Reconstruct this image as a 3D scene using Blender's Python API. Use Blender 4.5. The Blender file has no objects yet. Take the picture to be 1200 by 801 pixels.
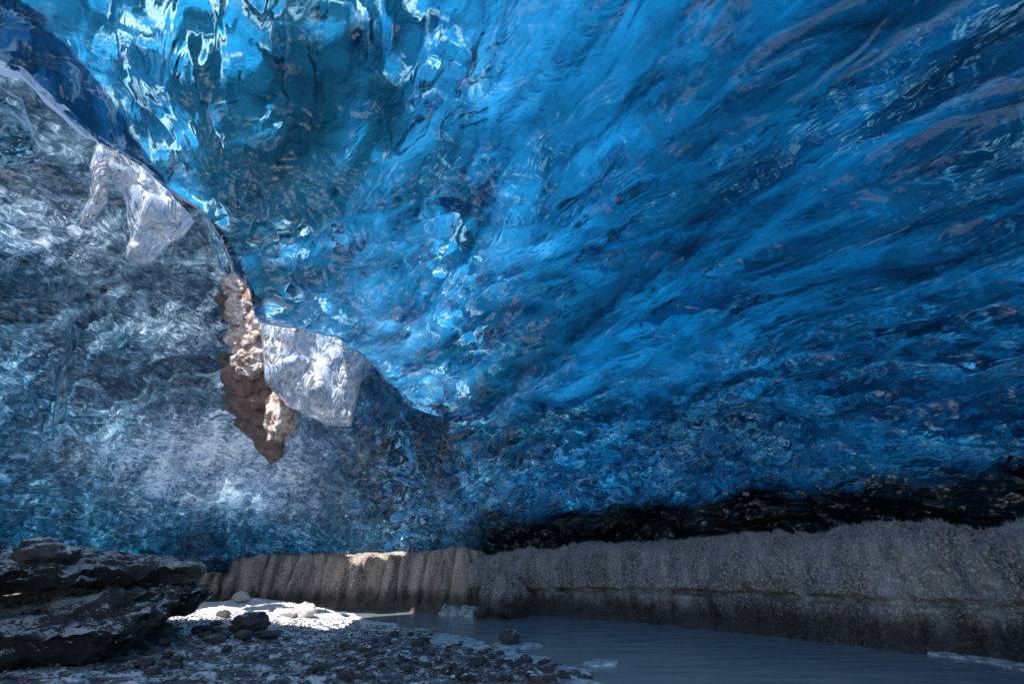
import bpy, math, random
import numpy as np
from mathutils import Vector
random.seed(7)
RS = np.random.RandomState(11)
D2R = math.pi/180
sc = bpy.context.scene
COL = sc.collection

# ------------------------------------------------------------ camera, light, exposure
CAMZ = 1.2
PITCH = 25.5
cam_d = bpy.data.cameras.new("camera")
cam_d.lens = 16.0; cam_d.sensor_width = 36.0; cam_d.clip_start = 0.05; cam_d.clip_end = 3000
cam = bpy.data.objects.new("camera", cam_d); COL.objects.link(cam)
cam.location = (0, 0, CAMZ); cam.rotation_euler = ((90+PITCH)*D2R, 0, 0)
sc.camera = cam

SUN_DIR = Vector((-0.17, -0.66, 0.74)).normalized()       # towards the sun
sun_el = math.asin(SUN_DIR.z); sun_rot = math.atan2(SUN_DIR.x, SUN_DIR.y)
w = bpy.data.worlds.new("World"); sc.world = w; w.use_nodes = True
wn = w.node_tree
sky = wn.nodes.new("ShaderNodeTexSky"); sky.sky_type = 'NISHITA'; sky.sun_disc = False
sky.sun_elevation = sun_el; sky.sun_rotation = sun_rot
wn.links.new(sky.outputs[0], wn.nodes["Background"].inputs[0])
wn.nodes["Background"].inputs[1].default_value = 0.12
sd = bpy.data.lights.new("sun", 'SUN'); sd.energy = 5.0; sd.angle = 0.5*D2R; sd.color = (1.0, 0.93, 0.87)
so = bpy.data.objects.new("sun", sd); COL.objects.link(so)
so.rotation_euler = SUN_DIR.to_track_quat('Z', 'Y').to_euler(); so.location = SUN_DIR*60
vs = sc.view_settings
sc.display_settings.display_device = 'sRGB'
vs.view_transform = 'Standard'; vs.look = 'None'; vs.gamma = 1.0; vs.use_curve_mapping = False
vs.exposure = 0.82
cy = sc.cycles
cy.use_denoising = True
try: cy.denoiser = 'OPENIMAGEDENOISE'
except Exception: pass
cy.max_bounces = 7; cy.diffuse_bounces = 3; cy.glossy_bounces = 3; cy.transmission_bounces = 5
cy.sample_clamp_indirect = 4.0; cy.blur_glossy = 0.6

# ------------------------------------------------------------ camera-direction helpers
F = 533.33
CP, SP = math.cos(PITCH*D2R), math.sin(PITCH*D2R)
def pdir(px, py):                       # photo pixel (1200x801) -> world direction
    a, b = px-600.0, 400.5-py
    return np.array([a, F*CP-b*SP, b*CP+F*SP])
def azel(px, py):
    d = pdir(px, py); h = math.hypot(d[0], d[1])
    return math.atan2(d[0], d[1])/D2R, math.atan2(d[2], h)/D2R
def at(px, py, dist):                   # point at a horizontal distance
    d = pdir(px, py); h = math.hypot(d[0], d[1]); d = d/h*dist
    return Vector((d[0], d[1], d[2]+CAMZ))
def atz(px, py, z):
    d = pdir(px, py); t = (z-CAMZ)/d[2]
    return Vector((d[0]*t, d[1]*t, z))

# ------------------------------------------------------------ numpy noise
_perm = RS.permutation(256).astype(np.int32); _perm = np.concatenate([_perm]*3)
_g = RS.normal(size=(256, 3)); _g /= np.linalg.norm(_g, axis=1)[:, None]
def pn(p):
    p = np.asarray(p, float); i = np.floor(p).astype(np.int64); f = p-i; i &= 255
    u = f*f*f*(f*(f*6-15)+10); out = 0
    for dx in (0, 1):
        wx = u[..., 0] if dx else 1-u[..., 0]
        for dy in (0, 1):
            wy = u[..., 1] if dy else 1-u[..., 1]
            for dz in (0, 1):
                wz = u[..., 2] if dz else 1-u[..., 2]
                h = _perm[_perm[_perm[(i[..., 0]+dx) & 255]+((i[..., 1]+dy) & 255)]+((i[..., 2]+dz) & 255)]
                g = _g[h]
                out = out+wx*wy*wz*(g[..., 0]*(f[..., 0]-dx)+g[..., 1]*(f[..., 1]-dy)+g[..., 2]*(f[..., 2]-dz))
    return out*1.6
def fbm(p, o=4, g=0.5):
    a, s, r = 1.0, 1.0, 0
    for k in range(o):
        r = r+a*pn(p*s+17.3*k); a *= g; s *= 2.03
    return r
def warp(p, s, a, seed=0.):
    q = p*s+seed
    return p+a*np.stack([pn(q), pn(q+31.7), pn(q+67.1)], -1)
def sstep(a, b, x):
    t = np.clip((x-a)/(b-a), 0, 1); return t*t*(3-2*t)

# ------------------------------------------------------------ mesh helpers
def tag(o, label=None, cat=None, group=None, kind=None):
    if label: o['label'] = label
    if cat: o['category'] = cat
    if group: o['group'] = group
    if kind: o['kind'] = kind
    return o
def mesh_obj(name, V, Fc, mat, parent=None, smooth=True, loc=None):
    V = np.asarray(V, np.float32); Fc = np.asarray(Fc, np.int32)
    me = bpy.data.meshes.new(name)
    me.vertices.add(len(V)); me.vertices.foreach_set("co", V.ravel())
    k = Fc.shape[1]
    me.loops.add(Fc.size); me.loops.foreach_set("vertex_index", Fc.ravel())
    me.polygons.add(len(Fc)); me.polygons.foreach_set("loop_start", np.arange(0, Fc.size, k, dtype=np.int32))
    me.update(calc_edges=True)
    if smooth: me.polygons.foreach_set("use_smooth", np.ones(len(Fc), bool))
    me.materials.append(mat)
    o = bpy.data.objects.new(name, me); COL.objects.link(o)
    if loc is not None: o.location = loc
    if parent: o.parent = parent
    return o
def empty(name, loc=(0, 0, 0)):
    o = bpy.data.objects.new(name, None); COL.objects.link(o); o.location = loc
    o.empty_display_size = .2
    return o
def gridF(n, m, closed=False, flip=False):       # n rows, m columns
    c = m if closed else m-1
    i, j = np.meshgrid(np.arange(n-1), np.arange(c), indexing='ij')
    j2 = (j+1) % m
    q = np.stack([i*m+j, i*m+j2, (i+1)*m+j2, (i+1)*m+j], -1).reshape(-1, 4)
    return q[:, ::-1] if flip else q
def orient(P, towards):                  # True if the grid must be flipped so that faces look at the point
    n = normals_grid(P); return float(((np.array(towards)-P)*n).sum(-1).mean())
def normals_grid(P):
    du = np.gradient(P, axis=0); dv = np.gradient(P, axis=1)
    n = np.cross(du, dv); n /= (np.linalg.norm(n, axis=-1, keepdims=True)+1e-9)
    return n

# ------------------------------------------------------------ node helpers
class NT:
    def __init__(s, name):
        s.m = bpy.data.materials.new(name); s.m.use_nodes = True
        s.t = s.m.node_tree; s.t.nodes.clear()
        s.out = s.t.nodes.new("ShaderNodeOutputMaterial")
        s.pos = s.t.nodes.new("ShaderNodeNewGeometry").outputs["Position"]
        s.nrm = s.t.nodes["Geometry"].outputs["Normal"]
        oc = s.t.nodes.new("ShaderNodeTexCoord"); s.obj = oc.outputs["Object"]
    def put(s, sock, v):
        if v is None: return
        if isinstance(v, bpy.types.NodeSocket): s.t.links.new(v, sock)
        else: sock.default_value = v
    def n(s, typ, ins={}, out=0, **kw):
        nd = s.t.nodes.new(typ)
        for k, v in kw.items(): setattr(nd, k, v)
        for k, v in ins.items(): s.put(nd.inputs[k], v)
        return nd.outputs[out]
    def math(s, op, a, b=None, c=None, clamp=False):
        nd = s.t.nodes.new("ShaderNodeMath"); nd.operation = op; nd.use_clamp = clamp
        s.put(nd.inputs[0], a); s.put(nd.inputs[1], b)
        if c is not None: s.put(nd.inputs[2], c)
        return nd.outputs[0]
    def map(s, v, sc=(1, 1, 1), rot=(0, 0, 0), loc=(0, 0, 0)):
        return s.n("ShaderNodeMapping", {"Vector": v, "Scale": sc, "Rotation": rot, "Location": loc})
    def noise(s, v, scale=1., detail=4., rough=.5, dist=0., **kw):
        return s.n("ShaderNodeTexNoise", {"Vector": v, "Scale": scale, "Detail": detail, "Roughness": rough, "Distortion": dist}, **kw)
    def noisec(s, v, scale=1., detail=2.):
        return s.n("ShaderNodeTexNoise", {"Vector": v, "Scale": scale, "Detail": detail}, out=1)
    def vadd(s, a, b, k):                 # a + (b-.5)*k
        c = s.n("ShaderNodeVectorMath", {0: b, 1: (.5, .5, .5)}, operation='SUBTRACT')
        nd = s.t.nodes.new("ShaderNodeVectorMath"); nd.operation = 'SCALE'
        s.put(nd.inputs[0], c); s.put(nd.inputs["Scale"], k)
        return s.n("ShaderNodeVectorMath", {0: a, 1: nd.outputs[0]}, operation='ADD')
    def ramp(s, f, stops, interp='LINEAR'):
        nd = s.t.nodes.new("ShaderNodeValToRGB"); e = nd.color_ramp.elements
        nd.color_ramp.interpolation = interp
        while len(e) < len(stops): e.new(.5)
        for el, (p, c) in zip(e, stops):
            el.position = p
            el.color = (c, c, c, 1) if isinstance(c, (int, float)) else (*c, 1)
        s.put(nd.inputs[0], f); return nd.outputs[0]
    def mr(s, v, a, b, c=0., d=1., smooth=True):
        nd = s.t.nodes.new("ShaderNodeMapRange")
        if smooth: nd.interpolation_type = 'SMOOTHSTEP'
        s.put(nd.inputs[0], v)
        for k, x in zip((1, 2, 3, 4), (a, b, c, d)): s.put(nd.inputs[k], x)
        return nd.outputs[0]
    def mix(s, f, a, b, mode='MIX'):
        nd = s.t.nodes.new("ShaderNodeMix"); nd.data_type = 'RGBA'; nd.blend_type = mode
        s.put(nd.inputs[0], f)
        for k, x in ((6, a), (7, b)):
            if isinstance(x, tuple) and len(x) == 3: x = (*x, 1)
            s.put(nd.inputs[k], x)
        return nd.outputs[2]
    def bump(s, h, dist=.1, strength=1., normal=None):
        return s.n("ShaderNodeBump", {"Height": h, "Distance": dist, "Strength": strength, "Normal": normal})
    def sep(s, v):
        nd = s.t.nodes.new("ShaderNodeSeparateXYZ"); s.put(nd.inputs[0], v); return nd.outputs
    def shmix(s, f, a, b):
        nd = s.t.nodes.new("ShaderNodeMixShader"); s.put(nd.inputs[0], f)
        s.t.links.new(a, nd.inputs[1]); s.t.links.new(b, nd.inputs[2]); return nd.outputs[0]
    def pbsdf(s, **kw):
        nd = s.t.nodes.new("ShaderNodeBsdfPrincipled")
        for k, v in kw.items():
            if isinstance(v, tuple) and len(v) == 3: v = (*v, 1)
            s.put(nd.inputs[k.replace('_', ' ')], v)
        return nd.outputs[0]
    def done(s, sh):
        s.t.links.new(sh, s.out.inputs[0]); return s.m

# streaks of the roof run from the back left towards the front right
FLOW = -34*D2R
def flow_coord(t, a=.35):
    r = t.map(t.pos, rot=(0, 0, FLOW))
    return t.map(r, sc=(1, a, 1.15))

# ------------------------------------------------------------ ice materials
def roof_colour(t):
    f = flow_coord(t, .42)
    w1 = t.noisec(f, .5, 2.)
    fw = t.vadd(f, w1, 1.3)
    big = t.noise(fw, .30, 2, .4, .3)
    mid = t.noise(fw, 1.1, 2, .45, .9)
    fine = t.noise(t.map(fw, sc=(1, 1.4, 1.5)), 5.5, 5, .62, .9)
    x, y, z = t.sep(t.pos)
    low = t.mr(t.math('ADD', z, t.math('MULTIPLY', t.math('SUBTRACT', big, .5), 3.)), 4.9, 3.0)    # the lower roof is rougher
    dens = t.math('ADD', t.math('MULTIPLY', big, .60), t.math('MULTIPLY', mid, .36))
    dens = t.math('ADD', dens, t.math('MULTIPLY', t.math('SUBTRACT', fine, .5), t.math('MULTIPLY_ADD', low, .80, .10)))
    dens = t.math('ADD', dens, .02)
    cb = t.ramp(dens, [(.33, (.0004, .014, .042)), (.43, (.0008, .048, .13)), (.50, (.0016, .10, .26)),
                       (.58, (.004, .18, .43)), (.70, (.05, .42, .74))])
    ct = t.ramp(dens, [(.33, (.002, .018, .038)), (.43, (.004, .056, .110)), (.50, (.007, .105, .232)),
                       (.58, (.02, .19, .39)), (.70, (.22, .58, .75))])
    teal = t.mr(t.math('ADD', x, t.math('MULTIPLY', big, 3.)), 4.5, -1.5)
    col = t.mix(teal, cb, ct)
    # swirls: painted glints and refraction contrast, crisp dark and bright flakes and curls, small and dense low down, large and sparse overhead
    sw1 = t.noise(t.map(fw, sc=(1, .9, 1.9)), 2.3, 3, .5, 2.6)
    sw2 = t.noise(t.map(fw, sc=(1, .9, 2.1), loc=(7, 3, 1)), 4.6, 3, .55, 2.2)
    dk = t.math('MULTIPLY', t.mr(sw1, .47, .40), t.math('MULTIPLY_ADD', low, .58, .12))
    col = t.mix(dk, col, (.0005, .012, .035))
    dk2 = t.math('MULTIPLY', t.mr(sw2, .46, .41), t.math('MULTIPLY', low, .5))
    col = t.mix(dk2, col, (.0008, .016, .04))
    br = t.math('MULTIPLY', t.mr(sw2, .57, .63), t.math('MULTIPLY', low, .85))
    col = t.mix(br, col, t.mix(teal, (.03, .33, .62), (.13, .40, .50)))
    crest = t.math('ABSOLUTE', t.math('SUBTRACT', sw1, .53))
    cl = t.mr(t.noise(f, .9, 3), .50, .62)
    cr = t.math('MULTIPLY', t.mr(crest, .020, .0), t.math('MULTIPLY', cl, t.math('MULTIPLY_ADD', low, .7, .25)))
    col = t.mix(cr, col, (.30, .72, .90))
    seam = t.noise(t.map(fw, sc=(1.6, .6, 1)), .9, 5, .55, 1.4)
    seam = t.math('ABSOLUTE', t.math('SUBTRACT', seam, .5))
    pres = t.mr(t.noise(f, .55, 2), .50, .60)
    seam = t.math('MULTIPLY', t.mr(seam, .022, .0), pres)
    col = t.mix(t.math('MULTIPLY', seam, .9), col, (.0004, .006, .016))
    # sunlight glow and glints painted in towards the skylight edge: narrow curls
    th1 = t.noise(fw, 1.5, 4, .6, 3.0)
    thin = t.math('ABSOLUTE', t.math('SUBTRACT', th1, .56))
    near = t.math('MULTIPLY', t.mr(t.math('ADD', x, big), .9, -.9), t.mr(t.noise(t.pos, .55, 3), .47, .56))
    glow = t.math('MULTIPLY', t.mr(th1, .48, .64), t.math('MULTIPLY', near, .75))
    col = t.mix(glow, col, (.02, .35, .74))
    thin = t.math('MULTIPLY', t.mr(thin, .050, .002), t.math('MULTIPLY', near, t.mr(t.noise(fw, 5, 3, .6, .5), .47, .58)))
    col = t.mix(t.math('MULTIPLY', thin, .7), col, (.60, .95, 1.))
    # light falloff painted in: roof darker away from the skylight
    falloff = t.mr(t.math('SUBTRACT', t.math('ADD', x, t.math('MULTIPLY', big, 2.)), t.math('MULTIPLY', z, .35)), 1.2, 6.5, 0., .62)
    col = t.mix(falloff, col, t.mix(.80, col, (.0003, .012, .045)))
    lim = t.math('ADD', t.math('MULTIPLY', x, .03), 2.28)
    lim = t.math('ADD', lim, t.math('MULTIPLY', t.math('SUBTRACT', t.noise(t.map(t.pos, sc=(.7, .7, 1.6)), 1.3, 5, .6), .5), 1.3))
    void_band = t.mr(t.math('SUBTRACT', z, lim), .30, -.10)  # dark void above the bank, painted into the roof's lower edge
    void_band = t.math('MULTIPLY', void_band, t.mr(x, -3.0, -.4))
    col = t.mix(void_band, col, (.0008, .0014, .002))
    return col, mid, fine
def mat_ice_core(name, wall=False):
    """ the milky, light-carrying ice some way behind the polished surface """
    t = NT(name)
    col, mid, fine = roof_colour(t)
    if wall:
        f = t.map(t.pos, rot=(0, -.3, 0), sc=(1, 1, 1.7))
        fw = t.vadd(f, t.noisec(f, 1., 2.), .8)
        big = t.noise(fw, .45, 2, .4, .4)
        md = t.noise(t.map(fw, sc=(1, 1, 1.5)), 3.6, 3, .55, 1.6)
        fn = t.noise(t.map(fw, sc=(1, 1, 1.8)), 9, 4, .65, 1.4)
        dens = t.math('ADD', t.math('MULTIPLY', big, .26), t.math('MULTIPLY', md, .40))
        dens = t.math('ADD', dens, t.math('MULTIPLY', fn, .26))
        dens = t.math('ADD', dens, .04)
        x, y, z = t.sep(t.pos)
        strk = t.noise(t.map(t.pos, sc=(1.6, 1.6, .18)), 1.6, 4, .6, .4)
        dens = t.math('ADD', dens, t.math('MULTIPLY', t.math('SUBTRACT', strk, .5), .22))
        x, y, z = t.sep(t.pos)
        low_glow = t.math('MULTIPLY', t.mr(t.math('ABSOLUTE', t.math('SUBTRACT', z, 3.4)), 1.7, .2), t.mr(t.math('ABSOLUTE', t.math('ADD', x, 7.7)), 2.4, .4))  # white glow on the lower wall, painted into the colour
        dens = t.math('ADD', dens, t.math('MULTIPLY', low_glow, .11))
        grey = t.ramp(dens, [(.38, (.016, .036, .060)), (.47, (.050, .100, .150)), (.53, (.11, .19, .265)),
                            (.59, (.34, .46, .58)), (.66, (.85, .92, 1.))])
        blue = t.ramp(dens, [(.39, (.002, .018, .034)), (.47, (.004, .055, .115)), (.53, (.012, .15, .28)),
                            (.58, (.07, .40, .65)), (.64, (.50, .85, 1.))])
        nz = t.math('MULTIPLY', t.math('SUBTRACT', t.noise(t.pos, .5, 4), .5), 2.6)
        spk = t.noise(t.map(fw, sc=(1, 1, 2.2)), 6.5, 3, .65, 1.4)  # scallop glints painted as pale speckles
        prs = t.math('MAXIMUM', t.mr(big, .46, .60), t.math('MULTIPLY', low_glow, 1.2), clamp=True)
        spk = t.math('MULTIPLY', t.mr(spk, t.math('SUBTRACT', .58, t.math('MULTIPLY', low_glow, .09)), .66), prs)
        grey = t.mix(t.math('MULTIPLY', spk, .9), grey, (.84, .90, .97))
        blue = t.mix(t.math('MULTIPLY', spk, .8), blue, (.40, .75, .90))
        m = t.mr(t.math('ADD', z, nz), 1.4, 3.4)
        m = t.math('MULTIPLY', m, t.mr(t.math('ADD', x, nz), -10.6, -8.2))
        colw = t.mix(m, blue, grey)
        k = t.mr(t.math('ADD', x, t.math('MULTIPLY', nz, .6)), -6.2, -3.2)
        col = t.mix(k, colw, col)
    b = t.bump(t.math('ADD', mid, t.math('MULTIPLY', fine, .3)), .22, 1.0)
    tr = t.n("ShaderNodeBsdfTranslucent", {"Color": col, "Normal": b})
    df = t.n("ShaderNodeBsdfDiffuse", {"Color": col, "Normal": b})
    return t.done(t.shmix(.25 if not wall else .45, tr, df))

def mat_ice_skin(name, amp=1., tint=(.86, .95, 1.)):
    """ polished, scalloped surface of the ice """
    t = NT(name)
    f = flow_coord(t, .45)
    fw = t.vadd(f, t.noisec(f, .9, 2.), 1.2)
    h1 = t.noise(fw, 1.7, 2, .45, 1.0)
    h2 = t.noise(fw, 5.5, 2, .5, .8)
    h3 = t.noise(t.pos, 17, 2, .5, .3)
    x, y, z = t.sep(t.pos)
    low = t.mr(z, 5.0, 2.6, .25, 1.)
    vz = t.n("ShaderNodeTexVoronoi", {"Vector": t.vadd(t.map(t.pos, sc=(1, 1, 1.7)), t.noisec(t.pos, 1.6, 3.), .9), "Scale": 2.1, "Smoothness": .25}, feature='SMOOTH_F1')
    h1 = t.math('ADD', h1, t.math('MULTIPLY', t.math('MULTIPLY', vz, low), -.9))
    h = t.math('ADD', t.math('MULTIPLY', h1, .8), t.math('MULTIPLY', t.math('MULTIPLY', h2, .35), low))
    h = t.math('ADD', h, t.math('MULTIPLY', t.math('MULTIPLY', h3, .04), low))
    b = t.bump(h, .20*amp, 1.)
    gl = t.pbsdf(Base_Color=tint, Roughness=.03, IOR=1.31, Transmission_Weight=1., Normal=b)
    gs = t.n("ShaderNodeBsdfGlossy", {"Color": (1, 1, 1, 1), "Roughness": .05, "Normal": b})
    fr = t.n("ShaderNodeFresnel", {"IOR": 1.6, "Normal": b})
    return t.done(t.shmix(t.math('MULTIPLY', fr, t.mr(z, 1.6, 2.8, .2, .6)), gl, gs))

def mat_clear_ice(name, white=.5, tint=(.9, .97, 1.), lo=(.45, .55, .70), hi=(.97, .98, 1.)):
    t = NT(name)
    f = t.map(t.pos, rot=(.3, .5, .2), sc=(1, 1, .5))
    fw = t.vadd(f, t.noisec(f, 2., 2.), .8)
    h1 = t.noise(t.map(fw, sc=(1, 1, .6)), 2.1, 2, .45, .8)
    b = t.bump(h1, .26, 1.)
    gl = t.pbsdf(Base_Color=tint, Roughness=.03, IOR=1.31, Transmission_Weight=1., Normal=b)
    v = t.noise(fw, 3.4, 4, .6, 2.0)
    col = t.mix(t.mr(v, .42, .60), lo, hi)
    tr = t.n("ShaderNodeBsdfTranslucent", {"Color": col, "Normal": b})
    df = t.n("ShaderNodeBsdfDiffuse", {"Color": col, "Normal": b})
    milk = t.shmix(.6, tr, df)
    m1 = t.math('ADD', t.math('MULTIPLY', t.noise(fw, 2.6, 4, .6, 1.2), .6), t.math('MULTIPLY', t.noise(t.map(fw, sc=(1, 1, .25)), 9, 4, .6, .6), .4))
    m1 = t.mr(m1, .60-.16*white, .64-.16*white)
    r1 = t.math('ABSOLUTE', t.math('SUBTRACT', t.noise(fw, 2.8, 4, .6, 1.2), .5))
    m = t.math('MAXIMUM', t.math('MULTIPLY_ADD', m1, .75, .12), t.mr(r1, .030, .012), clamp=True)
    sh = t.shmix(m, gl, milk)
    gs = t.n("ShaderNodeBsdfGlossy", {"Color": (1, 1, 1, 1), "Roughness": .04, "Normal": b})
    fr = t.n("ShaderNodeFresnel", {"IOR": 1.45, "Normal": b})
    return t.done(t.shmix(fr, sh, gs))

M = {}
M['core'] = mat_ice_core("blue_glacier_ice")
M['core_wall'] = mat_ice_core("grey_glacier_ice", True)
M['skin'] = mat_ice_skin("polished_ice")
M['skin_wall'] = mat_ice_skin("polished_wall_ice", .55, (.93, .97, 1.))
M['clear'] = mat_clear_ice("clear_white_ice", .66, (.96, .98, 1.), (.42, .60, .86))
M['clear_blue'] = mat_clear_ice("clear_blue_ice", .5, (.60, .86, 1.), (.03, .17, .30), (.45, .78, .95))

def mat_rock(name, c1, c2, c3, scale=1., rough=.55, frost=0., spec=.5, bumpd=.06):
    t = NT(name)
    n1 = t.noise(t.pos, 2.2*scale, 8, .65, .4)
    n2 = t.noise(t.pos, 22*scale, 6, .7)
    c = t.ramp(n1, [(.3, c1), (.5, c2), (.7, c3)])
    c = t.mix(t.mr(n2, .4, .7, 0, .6), c, tuple(v*.45 for v in c2))
    b = t.bump(t.math('ADD', n1, t.math('MULTIPLY', n2, .55)), bumpd, 1.)
    if frost > 0:
        nz = t.sep(t.nrm)[2]
        fn = t.math('ADD', t.math('MULTIPLY', t.noise(t.pos, 1.6*scale, 4, .6), .45), t.math('MULTIPLY', t.noise(t.map(t.pos, sc=(.6, 1.3, 1.)), 22*scale, 6, .8, .6), .55))
        fm = t.mr(t.math('ADD', nz, t.math('MULTIPLY', t.math('SUBTRACT', fn, .5), 3.4)), 1.08-frost, 1.24-frost)
        c = t.mix(fm, c, (.86, .90, .95))
    return t.done(t.pbsdf(Base_Color=c, Roughness=rough, Specular_IOR_Level=spec, Normal=b))
M['rock'] = mat_rock("dark_wet_rock", (.02, .021, .024), (.05, .05, .055), (.12, .12, .13), 1.4, .28, .04, .7)
M['ledge'] = mat_rock("frost_highlight_ledge_rock", (.012, .013, .015), (.028, .029, .032), (.06, .06, .065), 1.5, .22, .19, .9, .14)  # its frost also serves as painted highlights on the slab tops
M['frost_rock'] = mat_rock("frosted_rock", (.02, .02, .022), (.05, .05, .055), (.12, .12, .12), 1.5, .45, .22)
M['pale_rock'] = mat_rock("pale_rock", (.5, .49, .48), (.62, .61, .6), (.78, .77, .76), 2., .6)
M['pillar'] = mat_rock("brown_rock_with_snow", (.20, .13, .11), (.44, .32, .28), (.70, .58, .54), 2.4, .6, .22, .4, .16)

t = NT('old_snow'); n = t.noise(t.pos, 3, 6, .7)
M['pink_snow'] = t.done(t.pbsdf(Base_Color=t.ramp(n, [(.38, (.20, .12, .09)), (.49, (.55, .44, .40)), (.60, (.84, .79, .77))]), Roughness=.6, Normal=t.bump(t.noise(t.pos, 9, 5, .65), .12, 1.)))
# silt bank
def mat_bank(name, ca, cb, cd):
    t = NT(name)
    v = t.map(t.pos, sc=(1, 1, .22))
    n1 = t.noise(v, 3.2, 6, .6, .3)
    n2 = t.noise(t.pos, 26, 5, .7)
    n3 = t.noise(t.pos, .8, 3)
    c = t.ramp(n1, [(.32, cd), (.5, ca), (.68, cb)])
    c = t.mix(t.mr(n3, .35, .7, 0, .5), c, cd)
    c = t.mix(t.mr(n2, .45, .68, 0, .65), c, tuple(min(1, v_*2.2) for v_ in cb))
    z = t.sep(t.pos)[2]
    wet = t.mr(t.math('ADD', z, t.math('MULTIPLY', t.math('SUBTRACT', n1, .5), .5)), .62, .25)
    c = t.mix(t.math('MULTIPLY', wet, .8), c, tuple(v_*.35 for v_ in cd))
    b = t.bump(t.math('ADD', n2, t.math('MULTIPLY', n1, .8)), .07, 1.)
    return t.done(t.pbsdf(Base_Color=c, Roughness=.7, Specular_IOR_Level=.35, Normal=b))
M['bank_brown'] = mat_bank("brown_frozen_silt", (.46, .36, .30), (.66, .55, .48), (.12, .09, .075))
M['bank_grey'] = mat_bank("frosted_grey_silt", (.27, .255, .255), (.46, .46, .48), (.05, .048, .05))
tt = NT("hoar_frost"); M['hoar'] = tt.done(tt.pbsdf(Base_Color=(.42, .41, .43), Roughness=.6))

M['pebble'] = mat_rock('frosted_pebble', (.06, .06, .065), (.15, .15, .16), (.32, .32, .34), 3., .35, .24, .6)
# gravel
t = NT("gravel_ground")
n1 = t.noise(t.pos, 1.1, 5, .6); n2 = t.noise(t.pos, 16, 5, .7); vor = t.n("ShaderNodeTexVoronoi", {"Vector": t.pos, "Scale": 14.})
vc = t.n("ShaderNodeTexVoronoi", {"Vector": t.pos, "Scale": 14.}, out=1)
c = t.ramp(n2, [(.3, (.05, .05, .054)), (.55, (.14, .14, .15)), (.75, (.34, .34, .36))])
c = t.mix(.5, c, vc, 'MULTIPLY')
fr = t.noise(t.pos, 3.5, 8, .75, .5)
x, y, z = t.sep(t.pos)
far = t.math('MULTIPLY', t.mr(t.math('ADD', y, t.math('MULTIPLY', n1, 2.5)), 8.0, 9.8), .50)  # sunlit patch painted in: extra pale frost on the far gravel
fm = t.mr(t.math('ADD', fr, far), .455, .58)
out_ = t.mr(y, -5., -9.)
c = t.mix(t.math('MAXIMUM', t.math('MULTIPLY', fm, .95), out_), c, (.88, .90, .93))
hh = t.math('ADD', t.math('MULTIPLY', vor, -1.), t.math('MULTIPLY', n2, .6))
M['gravel'] = t.done(t.pbsdf(Base_Color=c, Roughness=.42, Specular_IOR_Level=.6, Normal=t.bump(hh, .06, 1.)))

t = NT("silty_water")
n = t.noise(t.map(t.pos, sc=(.5, 1.4, 1)), 2.2, 3, .5)
M['water'] = t.done(t.pbsdf(Base_Color=(.24, .32, .35), Roughness=.07, IOR=1.33, Normal=t.bump(n, .020, 1.)))
t = NT("snow_crust")
n = t.noise(t.pos, 12, 5, .6)
M['snow'] = t.done(t.pbsdf(Base_Color=(.80, .84, .88), Roughness=.5, Normal=t.bump(n, .03, 1.)))

t = NT('grey_ice_crust'); n = t.noise(t.pos, 8, 6, .7)
M['crust'] = t.done(t.pbsdf(Base_Color=t.ramp(n, [(.38, (.12, .16, .19)), (.47, (.42, .50, .56)), (.58, (.80, .86, .90))]), Roughness=.3, Normal=t.bump(n, .05, 1.)))
# ------------------------------------------------------------ the roof of the cave
LIP = [(-260, -40), (-80, 52), (0, 96), (22, 100), (40, 118), (70, 143), (100, 168), (135, 190), (170, 212), (205, 238), (240, 262), (262, 298), (275, 326), (292, 344),
       (303, 378), (345, 388), (400, 404), (430, 424), (455, 452), (482, 481), (505, 487), (522, 492)]
lip_ae = np.array([azel(*p) for p in LIP])
lip_az = np.concatenate([[-180, -110], lip_ae[:, 0]]); lip_el = np.concatenate([[60, 56], lip_ae[:, 1]])
def interp(x, xs, ys): return np.interp(x, xs, ys)

D1x = [-180, -60, -30, -14, -8.9, 0, 13, 26, 46, 62, 90, 130, 180]
D1y = [20,    20,  19,  16.5, 14.97, 14.2, 13.3, 12.1, 10.7, 9.6, 8.8, 9.5, 11]
D2x = [-110, -75, -46, -36, -27, -15, -8.9, 0, 13]
D2y = [9.5,  11.8, 13.2, 14.9, 15.9, 15.8, 14.97, 14.25, 13.75]
def vault(az, el, Dx, Dy, H, n, m):
    """horizontal distance where a ray (az, el) from the eye meets the vault"""
    D = interp(az, Dx, Dy); te = np.tan(el*D2R)
    lo = np.full_like(az, .05); hi = np.full_like(az, 40.)
    for _ in range(40):
        d = (lo+hi)/2; z = CAMZ+d*te
        val = (d/D)**n+np.clip(z, 0, None)**m/H**m
        inside = val < 1
        lo = np.where(inside, d, lo); hi = np.where(inside, hi, d)
    return lo
def vault_normals(az, el, Dx, Dy, Hf, n, m):
    e = .25; q = []
    for da, de in ((e, 0), (-e, 0), (0, e), (0, -e)):
        a2, e2 = az+da, el+de; q.append(to_xyz(a2, e2, vault(a2, e2, Dx, Dy, Hf(a2), n, m)))
    N = np.cross(q[0]-q[1], q[2]-q[3]); N /= np.linalg.norm(N, axis=-1, keepdims=True)+1e-9
    P0 = to_xyz(az, el, vault(az, el, Dx, Dy, Hf(az), n, m))-np.array([0, 0, CAMZ])
    return N*np.sign((N*P0).sum(-1, keepdims=True))
def to_xyz(az, el, d):
    return np.stack([d*np.sin(az*D2R), d*np.cos(az*D2R), CAMZ+d*np.tan(el*D2R)], -1)

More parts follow.
